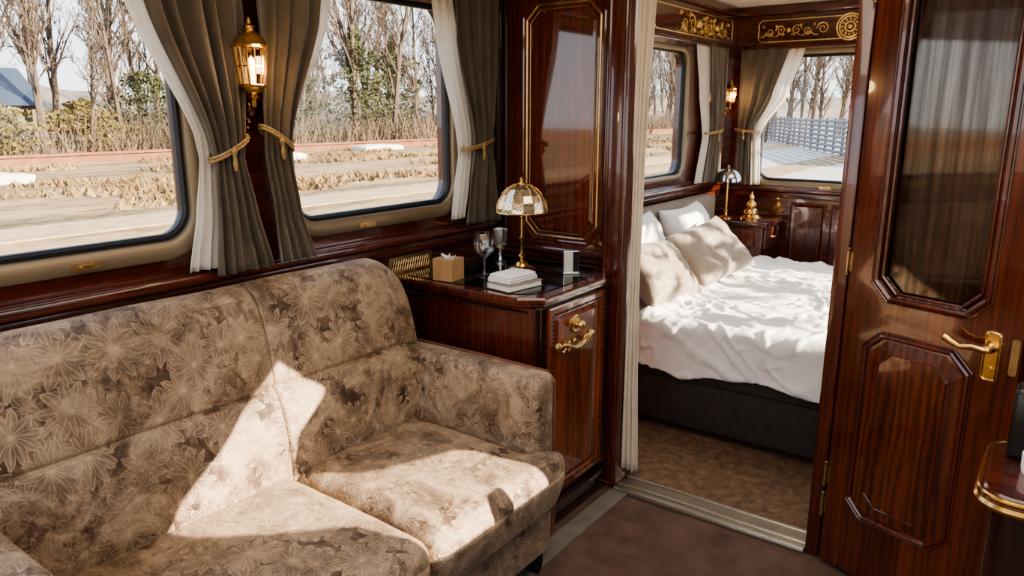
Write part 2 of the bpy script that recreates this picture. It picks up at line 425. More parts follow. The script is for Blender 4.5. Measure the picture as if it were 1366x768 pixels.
def ornament(bm,f,a,b_,s):
    for sg in (-1,1):
        scroll(bm,f,a+sg*.055*s,b_,.035*s,sg); scroll(bm,f,a+sg*.13*s,b_-.008*s,.028*s,sg,flip=-1)
        tube(bm,[f(a+sg*(.02+.02*i)*s,b_-.03*s+.012*s*math.sin(i*1.3),.004) for i in range(10)],.004*s,5)
        for k in range(4):
            c=f(a+sg*(.04+.045*k)*s,b_+(.03 if k%2 else -.03)*s,.004)
            bmesh.ops.create_icosphere(bm,subdivisions=1,radius=.010*s,matrix=Matrix.Translation(c))
    bmesh.ops.create_icosphere(bm,subdivisions=2,radius=.018*s,matrix=Matrix.Translation(f(a,b_,.004)))
b=B(); f=fL(.05)
for (a0,a1) in ((3.0,3.9),(4.0,5.2)):
    mold(b,ch(a0,a1,1.965,2.105,.02),.004,f,.001); ornament(b,f,(a0+a1)/2,2.035,1.5)
    ornament(b,f,a1-.3,2.035,1.2)
struct('trim_17',b,GOLDO,'gilt scrollwork on the frieze','trim',smooth=True)
b=B(); f=fB(YB-.05)
mold(b,ch(.20,.92,1.965,2.105,.02),.004,f,.001); ornament(b,f,.40,2.035,.95)
MC=.785
for r_ in (.080,.064,.030): mold(b,[(MC+r_*math.cos(i*pi/14),2.035+r_*math.sin(i*pi/14)) for i in range(28)],.0065,f,.006)
scroll(b,f,.62,2.035,.040,-1)
for i in range(12):
    t=i*pi/6
    bmesh.ops.create_icosphere(b,subdivisions=1,radius=.011,matrix=Matrix.Translation(f(MC+.047*math.cos(t),2.035+.047*math.sin(t),.008)))
bmesh.ops.create_icosphere(b,subdivisions=2,radius=.018,matrix=Matrix.Translation(f(MC,2.035,.008)))
mold(b,ch(1.0,2.2,1.965,2.105,.02),.004,f,.001)
struct('trim_18',b,GOLDO,'gilt rosette and scrollwork on the frieze','trim',smooth=True)
def window(n,a0,a1,b0,b1,f,R=.09,label='rounded train window in a bronze frame',fw=1.0):
    e=thing('window_%d'%n,label,'window',f((a0+a1)/2,b0,0),kind='structure')
    b=B()
    L=lambda k,rad=None: rr(a0-k,a1+k,b0-k,b1+k,max(.01,R+k))
    loft(b,[(L(.050*fw),0),(L(.048*fw),.010*fw),(L(.040*fw),.015*fw),(L(.01*fw),.013*fw),(L(0),.006*fw),(L(-.004),-.03)],f,False)
    o=obj('window_frame',b,BRONZE,e,True); o['kind']='structure'
    b=B(); loft(b,[(L(-.003),-.012),(L(-.012*fw),-.010),(L(-.02*fw),-.018),(L(-.02*fw),-.036),(L(-.002),-.036)],f,False)
    o=obj('rubber_gasket',b,RUBBER,e,True); o['kind']='structure'
    b=B(); loft(b,[(L(-.01*fw),-.038)],f,True); o=obj('glass_pane',b,GL,e); o['kind']='structure'
    for k in ((.25,) if n!=1 else (.35,.72)):
        aa=a0+(a1-a0)*k+.1; b=B()
        prism(b,rr(aa-.04,aa+.04,b0-.040,b0-.020,.009,4),.012*fw,.018*fw,f)
        prism(b,rr(aa-.018,aa+.018,b0-.036,b0-.024,.005,4),.018*fw,.028*fw,f)
        o=obj('window_latch',b,GOLDI,e,True,label='small brass latch'); o['kind']='structure'
    return e
for i,wn in enumerate(WINS): window(i+1,*wn,fL(0),fw=.6 if i==2 else 1.0)
window(4,.24,1.75,1.03,1.88,fB(YB),label='rounded end window in a bronze frame')
f=fL(.0)
e=thing('vent_grille','pierced brass ventilation grille under the sill rail','vent',(0,2.05,.93))
b=B(); ring(b,rr(1.93,2.17,.895,.965,.005,2),rr(1.945,2.155,.908,.952,.003,2),0,.008,f); obj('grille_frame',b,GOLDI,e)
b=B()
for i in range(16):
    a=1.95+i*.0133; tube(b,[(.004,a,.908),(.004,a+.013,.952)],.0018,4); tube(b,[(.004,a+.013,.908),(.004,a,.952)],.0018,4)
obj('grille_mesh',b,GOLDI,e)

# ---------------------------------------------------------------- curtains
def cloth(f,levels,folds,n_per=12,nz=52,seed=0):
    bm=B(); ns=folds*n_per; rows=[]
    zs=[l[0] for l in levels]
    for i in range(nz+1):
        z=zs[0]+(zs[-1]-zs[0])*i/nz
        for k in range(len(levels)-1):
            if (z<=zs[k]+1e-6 and z>=zs[k+1]-1e-6): break
        t=(zs[k]-z)/(zs[k]-zs[k+1]); t=t*.7+.3*t*t*(3-2*t) 
        l0,l1=levels[k],levels[k+1]
        a0,a1,am,d=[l0[j]+(l1[j]-l0[j])*t for j in (1,2,3,4)]
        row=[]
        for s in range(ns+1):
            u=s/ns
            uu=u+.07*noise.noise(Vector((u*4,z*.8,seed+7)))
            w=math.sin(2*pi*folds*uu+seed+1.3*noise.noise(Vector((u*3,z*2.2,seed))))
            dd=d+am*w*(.75+.9*noise.noise(Vector((u*5,seed*3,z*1.5))))
            aa=a0+(a1-a0)*u+am*.25*math.cos(2*pi*folds*u*1.0+seed)
            row.append(bm.verts.new(f(aa,z,dd)))
        rows.append(row)
    for A,C in zip(rows,rows[1:]):
        for s in range(ns): bm.faces.new((A[s],A[s+1],C[s+1],C[s]))
    return bm
def addcloth(name,bm,mat,parent,th=.004):
    o=obj(name,bm,mat,parent,'all',recalc=False)
    s=o.modifiers.new('th','SOLIDIFY'); s.thickness=th; return o
def tie(f,a0,a1,z,d,tilt=.03,w=.03):
    b=B(); ca=(a0+a1)/2; ra=(a1-a0)/2+.005
    for k in (0,.009):
        tube(b,[f(ca+ra*math.cos(t*2*pi/24),z+k+tilt*math.cos(t*2*pi/24),d+w*math.sin(t*2*pi/24)) for t in range(24)],.0043,6,closed=True)
    tube(b,[f(ca-.01,z+.008,d+w+.004),f(ca-.012,z-.004,d+w+.010),f(ca-.011,z-.016,d+w+.007),f(ca-.012,z-.035,d+w+.010),f(ca-.008,z-.055,d+w+.006)],[.005,.009,.005,.0075,.005],6)
    return b
ROPE=M('gold_rope',(.40,.27,.12),.6,.15,.35,150,.6,200)
def curtain(label,f,base,drape,sheer_,tz,folds=5,seed=0,tp=None):
    e=thing('curtain',label,'curtain',base)
    addcloth('drape',cloth(f,drape,folds,seed=seed),CURT,e)
    if sheer_: addcloth('sheer',cloth(f,sheer_,max(3,folds-2),seed=seed+2),SHEER,e,.0015)
    if tp: obj('tieback',tie(f,*tp),ROPE,e,True,label='gold rope tieback')
    return e
f=fL(0)
curtain('taupe velvet curtain tied with gold rope beside the sofa window',f,(0,1.2,1.05),
  [(2.1,.96,1.34,.014,.075),(1.77,1.055,1.335,.016,.075),(1.44,1.19,1.31,.022,.075),(1.37,1.205,1.30,.022,.075),(1.22,1.195,1.325,.022,.08),(1.045,1.175,1.365,.022,.085)],
  [(2.1,.88,1.02,.008,.055),(1.77,1.01,1.10,.008,.055),(1.44,1.165,1.22,.010,.05),(1.37,1.175,1.22,.010,.05),(1.22,1.15,1.22,.010,.05),(1.06,1.11,1.20,.012,.055)],
  1.39,5,0,(1.20,1.312,1.395,.075,.03,.034))
curtain('taupe velvet curtain tied back next to the wall lantern',f,(0,1.45,1.05),
  [(2.1,1.375,1.66,.014,.07),(1.77,1.375,1.60,.016,.07),(1.46,1.375,1.475,.022,.07),(1.38,1.375,1.46,.022,.07),(1.2,1.39,1.49,.02,.075),(1.045,1.39,1.535,.02,.08)],
  [(2.1,1.62,1.76,.008,.05),(1.77,1.565,1.66,.008,.05),(1.48,1.45,1.51,.010,.05),(1.40,1.43,1.47,.010,.05),(1.2,1.42,1.48,.01,.05),(1.10,1.42,1.48,.01,.05)],
  1.4,4,1,(1.376,1.472,1.42,.07,-.035,.034))
curtain('taupe velvet curtain tied back near the partition panel',f,(0,2.37,1.05),
  [(2.1,2.24,2.52,.014,.07),(1.77,2.27,2.52,.016,.07),(1.42,2.36,2.48,.022,.07),(1.34,2.36,2.48,.022,.07),(1.2,2.33,2.50,.02,.07),(1.055,2.30,2.53,.02,.07)],
  [(2.1,2.12,2.26,.008,.05),(1.77,2.18,2.30,.008,.05),(1.42,2.29,2.38,.010,.05),(1.34,2.30,2.38,.010,.05),(1.2,2.27,2.36,.01,.05),(1.08,2.25,2.33,.01,.05)],
  1.38,4,2,(2.30,2.485,1.37,.07,.02,.034))
curtain('taupe curtain with white sheer beside the bedroom side window',f,(0,4.85,1.05),
  [(1.92,4.80,5.08,.014,.07),(1.6,4.84,5.08,.018,.07),(1.40,4.88,5.04,.022,.07),(1.34,4.88,5.04,.022,.07),(1.04,4.78,5.08,.022,.07)],
  [(1.92,4.62,4.86,.010,.05),(1.6,4.70,4.88,.010,.05),(1.40,4.78,4.92,.012,.05),(1.34,4.80,4.92,.012,.05),(1.04,4.70,4.84,.012,.05)],
  1.37,4,3,(4.80,5.06,1.37,.07,.01,.034))
f=fB(YB)
curtain('taupe curtain with white sheer tied back at the end window',f,(.2,YB,1.0),
  [(1.92,.10,.42,.014,.07),(1.6,.10,.33,.018,.07),(1.40,.10,.23,.022,.07),(1.34,.10,.22,.022,.07),(1.0,.09,.24,.022,.07)],
  [(1.92,.38,.52,.010,.05),(1.6,.28,.42,.010,.05),(1.40,.19,.28,.012,.05),(1.34,.18,.26,.012,.05),(1.0,.20,.28,.01,.05)],
  1.37,4,4,(.09,.26,1.37,.07,-.01,.034))
e=thing('door_curtain','long cream curtain hanging along the door post','curtain',(.73,2.52,0))
addcloth('drape',cloth(fB(2.53),[(2.16,.706,.79,.009,.0),(1.7,.706,.765,.009,0),(1.3,.706,.752,.009,0),(.9,.706,.75,.009,0),(.5,.706,.758,.009,0),(.08,.706,.775,.010,0)],3,nz=50,seed=1),M('cream_drape',(.66,.57,.45),.8,0,.08,12,.2,80,sheen=.2),e)
b=B(); tube(b,[(.07,-.5,2.10),(.07,2.55,2.10)],.01,8); struct('trim_19',b,GOLD,'brass curtain rail','trim')
f=lambda a,b_,d:(XR-d,a,b_)  # out-of-view curtains added here; their edges shape the sun on the sofa
curtain('unseen taupe curtain added to cut the diagonal edge of the sofa sun patch',f,(XR,1.3,1.05),
  [(2.03,1.12,2.12,.003,.05),(1.84,1.12,1.87,.003,.05),(1.68,1.12,1.665,.003,.05),(1.53,1.12,1.465,.003,.05),(1.46,1.12,1.42,.003,.05),(1.40,1.12,1.50,.003,.05),(1.33,1.12,1.64,.003,.05),(1.12,1.12,1.68,.003,.05)],None,1.5,6,5)
curtain('unseen taupe curtain added and notched to shape the sofa sun patch',f,(XR,2.25,1.05),
  [(2.03,1.68,2.38,.003,.05),(1.83,1.86,2.38,.003,.05),(1.70,1.98,2.38,.003,.05),(1.58,1.845,2.38,.003,.05),(1.49,1.82,2.38,.003,.05),(1.41,1.88,2.38,.003,.05),(1.36,2.14,2.38,.003,.05),(1.12,2.18,2.38,.003,.05)],None,1.5,4,6)  # added curtain, edge notched to carve the sun patch on back and seat

# ---------------------------------------------------------------- sconces
BULB=M('warm_bulb',(1,.8,.5),.4,emit=(1,.55,.18),es=9)
def sconce(loc,label,sc=1.0):
    e=thing('wall_lantern',label,'wall lamp',loc,group='brass wall lanterns'); e.scale=(sc,sc,sc)
    b=B(); lathe(b,[(.0,.0),(.036,.0),(.036,.006),(.028,.010),(.024,.018),(.014,.022),(0,.028)],(0,0,-.125),20,'x'); obj('wall_plate',b,GOLD,e,True,world=False)
    b=B()
    P=[(.01,0,-.12),(.03,0,-.14),(.055,0,-.148),(.08,0,-.14),(.098,0,-.118),(.10,0,-.09)]
    tube(b,P,.0065,8)
    tube(b,[(.045+.020*math.cos(t*.5),0,-.165+.018*math.sin(t*.5)) for t in range(12)],.0042,6)
    tube(b,[(.06+.014*math.cos(t*.5+2),0,-.118+.014*math.sin(t*.5+2)) for t in range(11)],.0036,6)
    lathe(b,[(.006,-.10),(.014,-.092),(.008,-.084),(.026,-.076),(.036,-.066),(.038,-.060),(0,-.060)],(.10,0,0),16)
    obj('arm',b,GOLD,e,True,world=False)
    b=B()
    for i in range(6):
        a=i*pi/3+.2; tube(b,[(.10+.034*math.cos(a),.034*math.sin(a),-.060),(.10+.046*math.cos(a),.046*math.sin(a),.045)],.0034,5)
        a2=a+pi/6; tube(b,[(.10+.031*math.cos(a2),.031*math.sin(a2),-.060),(.10+.041*math.cos(a2),.041*math.sin(a2),.045)],.0014,4)
    for z,r in ((-.058,.036),(-.008,.0405),(.045,.047)):
        tube(b,[(.10+r*math.cos(t*pi/3+.2),r*math.sin(t*pi/3+.2),z) for t in range(6)],.003,5,closed=True)
    lathe(b,[(.050,.044),(.054,.050),(.046,.056),(.040,.068),(.024,.082),(.015,.088),(.013,.096),(.018,.101),(.008,.108),(.004,.124),(0,.127)],(.10,0,0),12,ph=.2)
    obj('lantern_cage',b,GOLD,e,True,world=False)
    b=B(); lathe(b,[(.032,-.058),(.043,.044)],(.10,0,0),6,ph=.2); obj('lantern_glass',b,GLC,e,False,world=False)
    b=B(); lathe(b,[(0,-.058),(.008,-.056),(.008,-.025),(.012,-.008),(.008,.012),(0,.022)],(.10,0,0),12); obj('bulb',b,BULB,e,True,world=False)
    l=bpy.data.lights.new('lantern_glow','POINT'); l.energy=1.2; l.color=(1,.62,.28); l.shadow_soft_size=.03
    lo=bpy.data.objects.new('lantern_glow',l); lo.location=(.17,0,-.01); lo.parent=e; col.objects.link(lo)
    return e
sconce((0,1.335,1.635),'brass lantern wall lamp glowing between two curtains')
sconce((0,5.17,1.62),'brass lantern wall lamp in the bedroom corner',.8)
b=B(); lathe(b,[(0,0),(.02,0),(.02,.008),(.006,.012),(.006,.03),(.012,.034),(.012,.042),(0,.046)],(0,1.315,1.80),16,'x')
tube(b,[(.035,1.315,1.80),(.05,1.315,1.785),(.055,1.315,1.80),(.05,1.315,1.815)],.004,6)
single('curtain_hook',b,GOLD,'small brass hook above the wall lantern','hook',(0,1.315,1.80),True)
b=B(); lathe(b,[(0,0),(.012,0),(.010,.03),(.014,.034),(0,.04)],(0,1.352,1.425),12,'x')
single('curtain_hook',b,GOLD,'small brass tieback knob on the wood wall','hook',(0,1.352,1.425),True)

# ---------------------------------------------------------------- sofa
sofa=thing('sofa','taupe floral crushed-velvet sofa with sunlit patches under the windows','sofa',(.45,1.1,0))
def catm(P,k=4):
    out=[];n=len(P)
    for i in range(n):
        p0,p1,p2,p3=[Vector(P[(i+j-1)%n]) for j in range(4)]
        for s in range(k):
            t=s/k
            out.append(.5*((2*p1)+(-p0+p2)*t+(2*p0-5*p1+4*p2-p3)*t*t+(-p0+3*p1-3*p2+p3)*t**3))
    return out
prof=[(.045,.38),(.045,.65),(.045,.91),(.065,.985),(.12,1.018),(.185,.988),(.222,.90),(.243,.81),(.252,.745),(.244,.728),(.262,.712),(.288,.64),(.305,.55),(.31,.46),(.29,.39),(.17,.37)]
def backc(y0,y1,r0,r1,drop):
    bm=B(); P=catm(prof,3); n=len(P); st=[]
    c=Vector((.16,.68))
    for i in range(7): t=i/6; st.append((y0+r0*(1-math.cos(t*pi/2)),r0*(1-math.sin(t*pi/2))))
    m=24
    for i in range(1,m): st.append((y0+r0+(y1-y0-r0-r1)*i/m,0))
    for i in range(7): t=1-i/6; st.append((y1-r1*(1-math.cos(t*pi/2)),r1*(1-math.sin(t*pi/2))))
    rings=[]
    for y,ins in st:
        rg=[]
        for j,p in enumerate(P):
            tg=(P[(j+1)%n]-P[j-1]).normalized(); nn=Vector((tg.y,-tg.x))
            if nn.dot(p-c)<0: nn=-nn
            q=p-nn*ins
            u=(y-y0)/(y1-y0); bul=.010*max(0,1-(2*u-1)**4)
            if q.x>.2: q=q+Vector((bul+.005*noise.noise(Vector((y*5,q.y*5,0))),0))
            z=q.y+.004*noise.noise(Vector((y*4,0,3)))
            if drop:
                k=max(0,(y-(y1-.15))/.15)
                if z>.6: z-= (1-math.sqrt(max(0,1-k*k)))*.14*(z-.6)/.4
            rg.append(bm.verts.new((q.x,y,z)))
        rings.append(rg)
    for A,C in zip(rings,rings[1:]):
        for j in range(n): bm.faces.new((A[j],A[(j+1)%n],C[(j+1)%n],C[j]))
    bm.faces.new(rings[0]); bm.faces.new(rings[-1])
    return bm
SL=.36; SM=1.225; SR=1.757
obj('back_cushion',backc(SL,SM,.03,.010,False),FLOR,sofa,True,uv=True)
obj('back_cushion',backc(SM,SR+.078,.010,.035,True),FLOR,sofa,True,uv=True)
def seat(y0,y1,lft,rgt):
    bm=B()
    def fn(p):
        k=max(0,min(1,(p.x-.78)/.04))
        if rgt and p.y>y1-.22: p.y+=k*.105*(p.y-(y1-.22))/.22
        if lft and p.y<y0+.22: p.y-=k*.115*((y0+.22)-p.y)/.22
        if p.z>.4: p.z+=.007*noise.noise(Vector((p.x*4,p.y*4,0)))+.003*noise.noise(Vector((p.x*14,p.y*9,2)))
        if p.x>.6 and p.z>.4: p.z-=.015*((p.x-.6)/.27)**2
        if p.x>.8 and p.z<.37: p.x-=.10*(.37-p.z)/.1*.3
        return p
    pbox(bm,(.575,(y0+y1)/2,.365),(.59,y1-y0,.225),.05,(.010,0,.012),24,fn)
    return bm
obj('seat_cushion',seat(SL+.11,SM-.001,True,False),FLOR,sofa,'all',uv=True)
obj('seat_cushion',seat(SM+.001,SR,False,True),FLOR,sofa,'all',uv=True)
for y0,y1 in ((SL-.02,SL+.105),(SR,SR+.110)):
    bm=B(); pbox(bm,(.49,(y0+y1)/2,.425),(.62,y1-y0,.56),.024,(0.003,.003,.003),16)
    obj('armrest',bm,FLOR,sofa,'all',uv=True)
PIPE=M('rust_brown_piping',(.16,.06,.03),.6,0,.2,30)
bm=B(); P=[(.20,SR+.108,.702),(.5,SR+.108,.704),(.77,SR+.108,.700),(.795,SR+.108,.674),(.799,SR+.108,.6),(.799,SR+.108,.15)]
tube(bm,P,.006,8); obj('armrest_piping',bm,PIPE,sofa,True,label='thin rust-brown piping along the armrest edge')
bm=B(); pbox(bm,(.425,(SL+SR)/2+.045,.18),(.74,SR-SL+.13,.20),.02,(0,0,0),10); obj('base',bm,FLOR,sofa,True,uv=True)
for x in (.12,.75):
    for y in (SL+.05,SR+.07):
        bm=B(); lathe(bm,[(.022,0),(.028,.03),(.032,.10)],(x,y,0),12); obj('leg',bm,BLACKP,sofa,True)

# ---------------------------------------------------------------- side cabinet
cb=thing('side_cabinet','mahogany side cabinet with a gilt-handled door between sofa and partition','cabinet',(.33,2.2,0))
b=B(); box(b,.005,.64,1.97,2.475,.10,.86,.004); box(b,.005,.60,2.475,2.585,.10,.86)
obj('body',b,W_v,cb)
b=B(); box(b,.005,.655,1.955,2.478,0,.10,.008); box(b,.6,.665,1.95,2.475,.08,.10,.005); obj('plinth',b,W_d,cb)
top=[(.01,1.935),(.60,1.935),(.675,1.99),(.675,2.40),(.64,2.47),(.595,2.475),(.595,2.555),(.01,2.555)]
b=B()
def off(lp,k):
    c=Vector((.34,2.24)); return [((x-c.x)*(1-k)+c.x,(y-c.y)*(1-k)+c.y) for x,y in lp]
loft(b,[(off(top,.05),.86),(off(top,.02),.868),(off(top,.02),.875),(top,.88),(top,.893),(off(top,.012),.90)],fH(0),True,True)
obj('tabletop',b,W_v,cb)
b=B(); prism(b,off(top,.14),.8995,.9025,fH(0)); obj('glass_inlay',b,BLACKG,cb,label='black glass inlay')
f=fL(.64)
W_red=wood('polished_red_mahogany',(.080,.016,.005),(.34,.080,.025),(20,20,2.0),bands=20,wv=.14,rough=.18)
b=B(); loft(b,[(ch(2.045,2.435,.13,.845,.004),0),(ch(2.045,2.435,.13,.845,.004),.012),(ch(2.05,2.43,.135,.84,.004),.016),(ch(2.078,2.402,.163,.812,.004),.016),(ch(2.084,2.396,.169,.806,.004),.009),(ch(2.104,2.376,.189,.786,.004),.015)],f)
dw=obj('cabinet_door',b,W_red,cb)
b=B()
pts=ch(2.071,2.409,.156,.819,.006)
per=[(Vector(pts[k]),Vector(pts[(k+1)%8])) for k in range(8)]; L=sum((q-p).length for p,q in per)
NB=130
for i in range(NB):
    s=i/NB*L
    for p,q in per:
        l=(q-p).length
        if s<=l: w=p+(q-p)*s/l; break
        s-=l
    bmesh.ops.create_icosphere(b,subdivisions=1,radius=.0042,matrix=Matrix.Translation(f(w.x,w.y,.017)))
o=obj('bead_moulding',b,W_d,dw)
b=B(); lathe(b,[(0,.0),(.034,.0),(.034,.005),(.028,.009),(.024,.008),(.012,.012),(.011,.022),(.018,.030),(.014,.038),(0,.041)],f(2.215,.758,.014),20,'x')
knob=obj('door_knob',b,GOLDO,dw,True)
b=B()
pts=[];rad=[]
for i in range(21):
    t=i/20; a=2.105+.23*t; pts.append(f(a,.690+.010*math.cos(t*2*pi)*.6+.006*math.sin(t*4*pi),.018+.022*math.sin(t*pi))); rad.append(.0055+.005*math.exp(-((t-.5)/.16)**2))
tube(b,pts,rad,8)
for sg in (-1,1):
    lathe(b,[(0,0),(.016,0),(.014,.008),(.006,.014),(0,.016)],f(2.22+sg*.115,.696,.014),14,'x')
    for k in range(3):
        a=2.22+sg*(.025+.028*k); c=Vector(f(a,.70-.004*k,.036-.004*k))
        tube(b,[c,c+Vector((0,sg*.014,.012)),c+Vector((0,sg*.026,.006))],[.002,.006,.001],6)
        c=Vector(f(a,.685,.034-.004*k)); tube(b,[c,c+Vector((0,sg*.014,-.010)),c+Vector((0,sg*.026,-.004))],[.002,.005,.001],6)
obj('door_ornament',b,GOLDO,dw,True,label='gilt leafy horizontal pull')
b=B()
tube(b,[(.647,2.01,.12),(.647,2.01,.85)],.010,8)
for i in range(46): bmesh.ops.create_icosphere(b,subdivisions=1,radius=.006,matrix=Matrix.Translation((.652,2.028,.13+i*.0158)))
obj('corner_column',b,W_d,cb,True)
b=B(); tube(b,[(.647,2.455,.12),(.647,2.455,.85)],.008,8); obj('corner_column',b,W_d,cb,True)
b=B()
tube(b,[(.02,1.968,.845),(.62,1.968,.845)],.003,5)
for i in range(36): bmesh.ops.create_icosphere(b,subdivisions=1,radius=.006,matrix=Matrix.Translation((.03+i*.0165,1.966,.845)))
obj('bead_moulding',b,W_d,cb)
TZ=.903
def checker_gold():
    m,nt,b=NT('silvered_mosaic_shade'); v=coords(nt)
    c=nd(nt,'ShaderNodeTexChecker'); c.inputs['Scale'].default_value=110; c.inputs[1].default_value=(.88,.78,.60,1); c.inputs[2].default_value=(.48,.37,.23,1)
    nt.links.new(v,c.inputs[0]); nt.links.new(c.outputs[0],b.inputs['Base Color'])
    b.inputs['Metallic'].default_value=.85; b.inputs['Roughness'].default_value=.15; bump(nt,b,c.outputs[1],.35,.003); return m
MOS=checker_gold()
lp=thing('table_lamp','brass table lamp with a ribbed mirrored dome shade on the cabinet','lamp',(.35,2.31,TZ))
b=B(); lathe(b,[(.052,0),(.052,.008),(.04,.014),(.028,.018),(.022,.03),(.012,.036),(0,.036)],n=28); obj('lamp_base',b,GOLD,lp,True,world=False)
b=B(); lathe(b,[(.009,.034),(.009,.05),(.014,.056),(.008,.062),(.007,.12),(.010,.125),(.006,.13),(.006,.20),(.014,.21),(.014,.235),(.005,.24),(.005,.30),(0,.30)],n=16); obj('lamp_stem',b,GOLD,lp,True,world=False)
b=B(); R=.098; SP=[(R,.225),(R*.985,.243),(R*.92,.268),(R*.78,.294),(R*.58,.315),(R*.33,.329),(R*.12,.334),(0,.335)]
lathe(b,SP,n=14); o=obj('lamp_shade',b,MOS,lp,False,world=False)
b=B()
for i in range(14):
    a=2*pi*i/14; tube(b,[(r*1.01*math.cos(a),r*1.01*math.sin(a),z+.001) for r,z in SP[:-1]],.0018,5)
obj('shade_rib',b,GOLD,lp,True,world=False)
b=B(); lathe(b,[(.016,.332),(.016,.338),(.006,.342),(.009,.350),(.004,.358),(0,.362)],n=12); obj('finial',b,GOLD,lp,True,world=False)
b=B(); tube(b,[(R*math.cos(t*pi/14),R*math.sin(t*pi/14),.226) for t in range(28)],.003,5,closed=True)
obj('shade_rim',b,GOLD,lp,True,world=False)
k_=1.2
b=B(); lathe(b,[(r_*k_,z_*k_) for r_,z_ in [(.030,0),(.030,.002),(.006,.006),(.004,.02),(.004,.055),(.012,.062),(.030,.078),(.036,.10),(.033,.135),(.032,.135),(.034,.10),(.028,.08),(.008,.066),(0,.064)]],n=28)
single('wine_glass',b,GLC,'clear stemmed wine glass on the cabinet top','glass',(0.30,2.14,TZ),True,world=False)
e=thing('candle_holder','small cut-crystal holder on a silver stem behind the wine glass','ornament',(.20,2.37,TZ))
b=B(); lathe(b,[(.024,0),(.024,.006),(.010,.012),(.006,.03),(.012,.036),(.006,.042),(.006,.05)],n=16); obj('stem',b,SILV,e,True,world=False)
b=B(); lathe(b,[(.006,.05),(.018,.058),(.026,.075),(.027,.105),(.030,.14),(.028,.14),(.024,.105),(.022,.078),(.004,.064),(0,.064)],n=10); obj('cup',b,glass('cut_crystal',.30,(.97,.97,.95),.5,.08),e,False,world=False)
e=thing('tissue_box','square blond wood tissue box with a white tissue','tissue box',(.23,2.015,TZ),.1)
b=B(); q=.042; ring(b,rr(-q,q,-q,q,.003,2),rr(-q+.006,q-.006,-q+.006,q-.006,.002,2),0,.074,fH(0)); ring(b,rr(-q,q,-q,q,.003,2),rr(-.026,.026,-.010,.010,.009,2),.074,.079,fH(0)); prism(b,rr(-q+.004,q-.004,-q+.004,q-.004,.002,2),.0,.004,fH(0)); obj('box_body',b,W_light,e,world=False)
b=B()
rows=[]
for i in range(9):
    u=i/8*2-1
    rows.append([b.verts.new((u*.022*(1+.2*j),.008*math.sin(u*5+j)*(.4+j*.5),.072+j*.009+.004*math.sin(u*7)*j)) for j in range(3)])
for A,C in zip(rows,rows[1:]):
    for j in range(2): b.faces.new((A[j],A[j+1],C[j+1],C[j]))
o=obj('tissue',b,PAPER,e,'all',world=False,recalc=False); s=o.modifiers.new('t','SOLIDIFY'); s.thickness=.002
e=thing('book','thin book with gold-edged cover lying on the cabinet','book',(.50,2.06,TZ),-.15)
b=B(); box(b,-.055,.055,-.085,.085,0,.003,.001); box(b,-.055,.055,-.085,.085,.019,.022,.001); box(b,-.056,-.052,-.085,.085,0,.022,.001); obj('cover',b,M('grey_book_cover',(.30,.25,.19),.5),e,world=False)
b=B(); box(b,-.052,.051,-.081,.081,.003,.019); obj('pages',b,PAPER,e,world=False)
def napkin():
    bm=B()
    for k,(s,z) in enumerate(((1,.0),(.97,.009),(.92,.018))):
        pbox(bm,(.004*k,-.004*k,.006+z),(.105*s,.15*s,.012),.005,(0,0,.003),8,lambda p:Vector((p.x,p.y,p.z+.003*noise.noise(Vector((p.x*40,p.y*40,k))))))
    return bm
o=single('folded_napkin',napkin(),WHITE,'folded white linen napkin lying on the book','napkin',(.49,2.06,TZ+.023),'all',world=False); o.rotation_euler=(0,0,-.1)
e=thing('card_holder','small standing card holder with a dark back and pale card','card holder',(.545,2.36,TZ),.75)
b=B(); box(b,-.03,.03,-.004,.004,.004,.088,.002); obj('frame',b,SILV,e,world=False)
b=B(); box(b,-.026,.006,-.0055,-.004,.008,.084); obj('card',b,CARD,e,world=False)
b=B(); box(b,.006,.027,-.0055,-.004,.008,.084); obj('dark_insert',b,BLACKP,e,world=False)
b=B(); box(b,-.032,.032,-.018,.018,0,.005,.001); obj('foot',b,SILV,e,world=False)

# ---------------------------------------------------------------- door
ang=-math.radians(19.4)
dr=thing('door_1','glossy mahogany door with glazed upper panel and brass lever, standing open','door',(1.508,2.445,0),ang,kind='structure')
DW=.50
def dobj(n,b,m,sm=False,**k):
    o=obj(n,b,m,dr,sm,world=False,**k); o['kind']='structure'; return o
f=fD
b=B()
prism(b,[(0,.02),(DW,.02),(DW,.90),(0,.90)],-.04,0,f)
G=ch(.095,.395,.965,1.93,.05)
ring(b,[(DW,.95),(DW,1.99),(DW-.001,2.04),(.001,2.04),(0,1.99),(0,.95),(.001,.90),(DW-.001,.90)],G,-.04,0,f)
W_door=wood('door_mahogany',(.036,.0070,.0035),(.155,.034,.012),(30,30,2.0),rough=.14)
dobj('door_leaf',b,W_door)
b=B(); mold(b,ch(.088,.402,.958,1.937,.05),.009,f,.002); mold(b,ch(.105,.385,.975,1.92,.047),.005,f,-.004)
mold(b,ch(.078,.412,.948,1.947,.052),.004,f,.001)
dobj('glass_bead',b,W_v,True,label='bevelled mahogany glazing moulding')
b=B(); loft(b,[(ch(.09,.40,.96,1.935,.05),-.02)],f); dobj('glass_pane',b,GLD)
W_dp=wood('walnut_door_panel',(.042,.009,.004),(.19,.046,.016),(17,17,2.2),bands=14,wv=.18,rough=.20)
b=B()
loft(b,[(ch(.094,.366,.248,.828,.048),0),(ch(.128,.332,.282,.794,.038),.007),(ch(.132,.328,.286,.790,.038),.0075)],f)
dobj('raised_panel',b,W_dp,label='raised octagonal figured walnut panel')
b=B()
mold(b,ch(.070,.390,.224,.852,.053),.004,f,.001,8); mold(b,ch(.081,.379,.235,.841,.050),.008,f,.002,8)
dobj('panel_moulding',b,W_v,True,label='octagonal mahogany moulding')
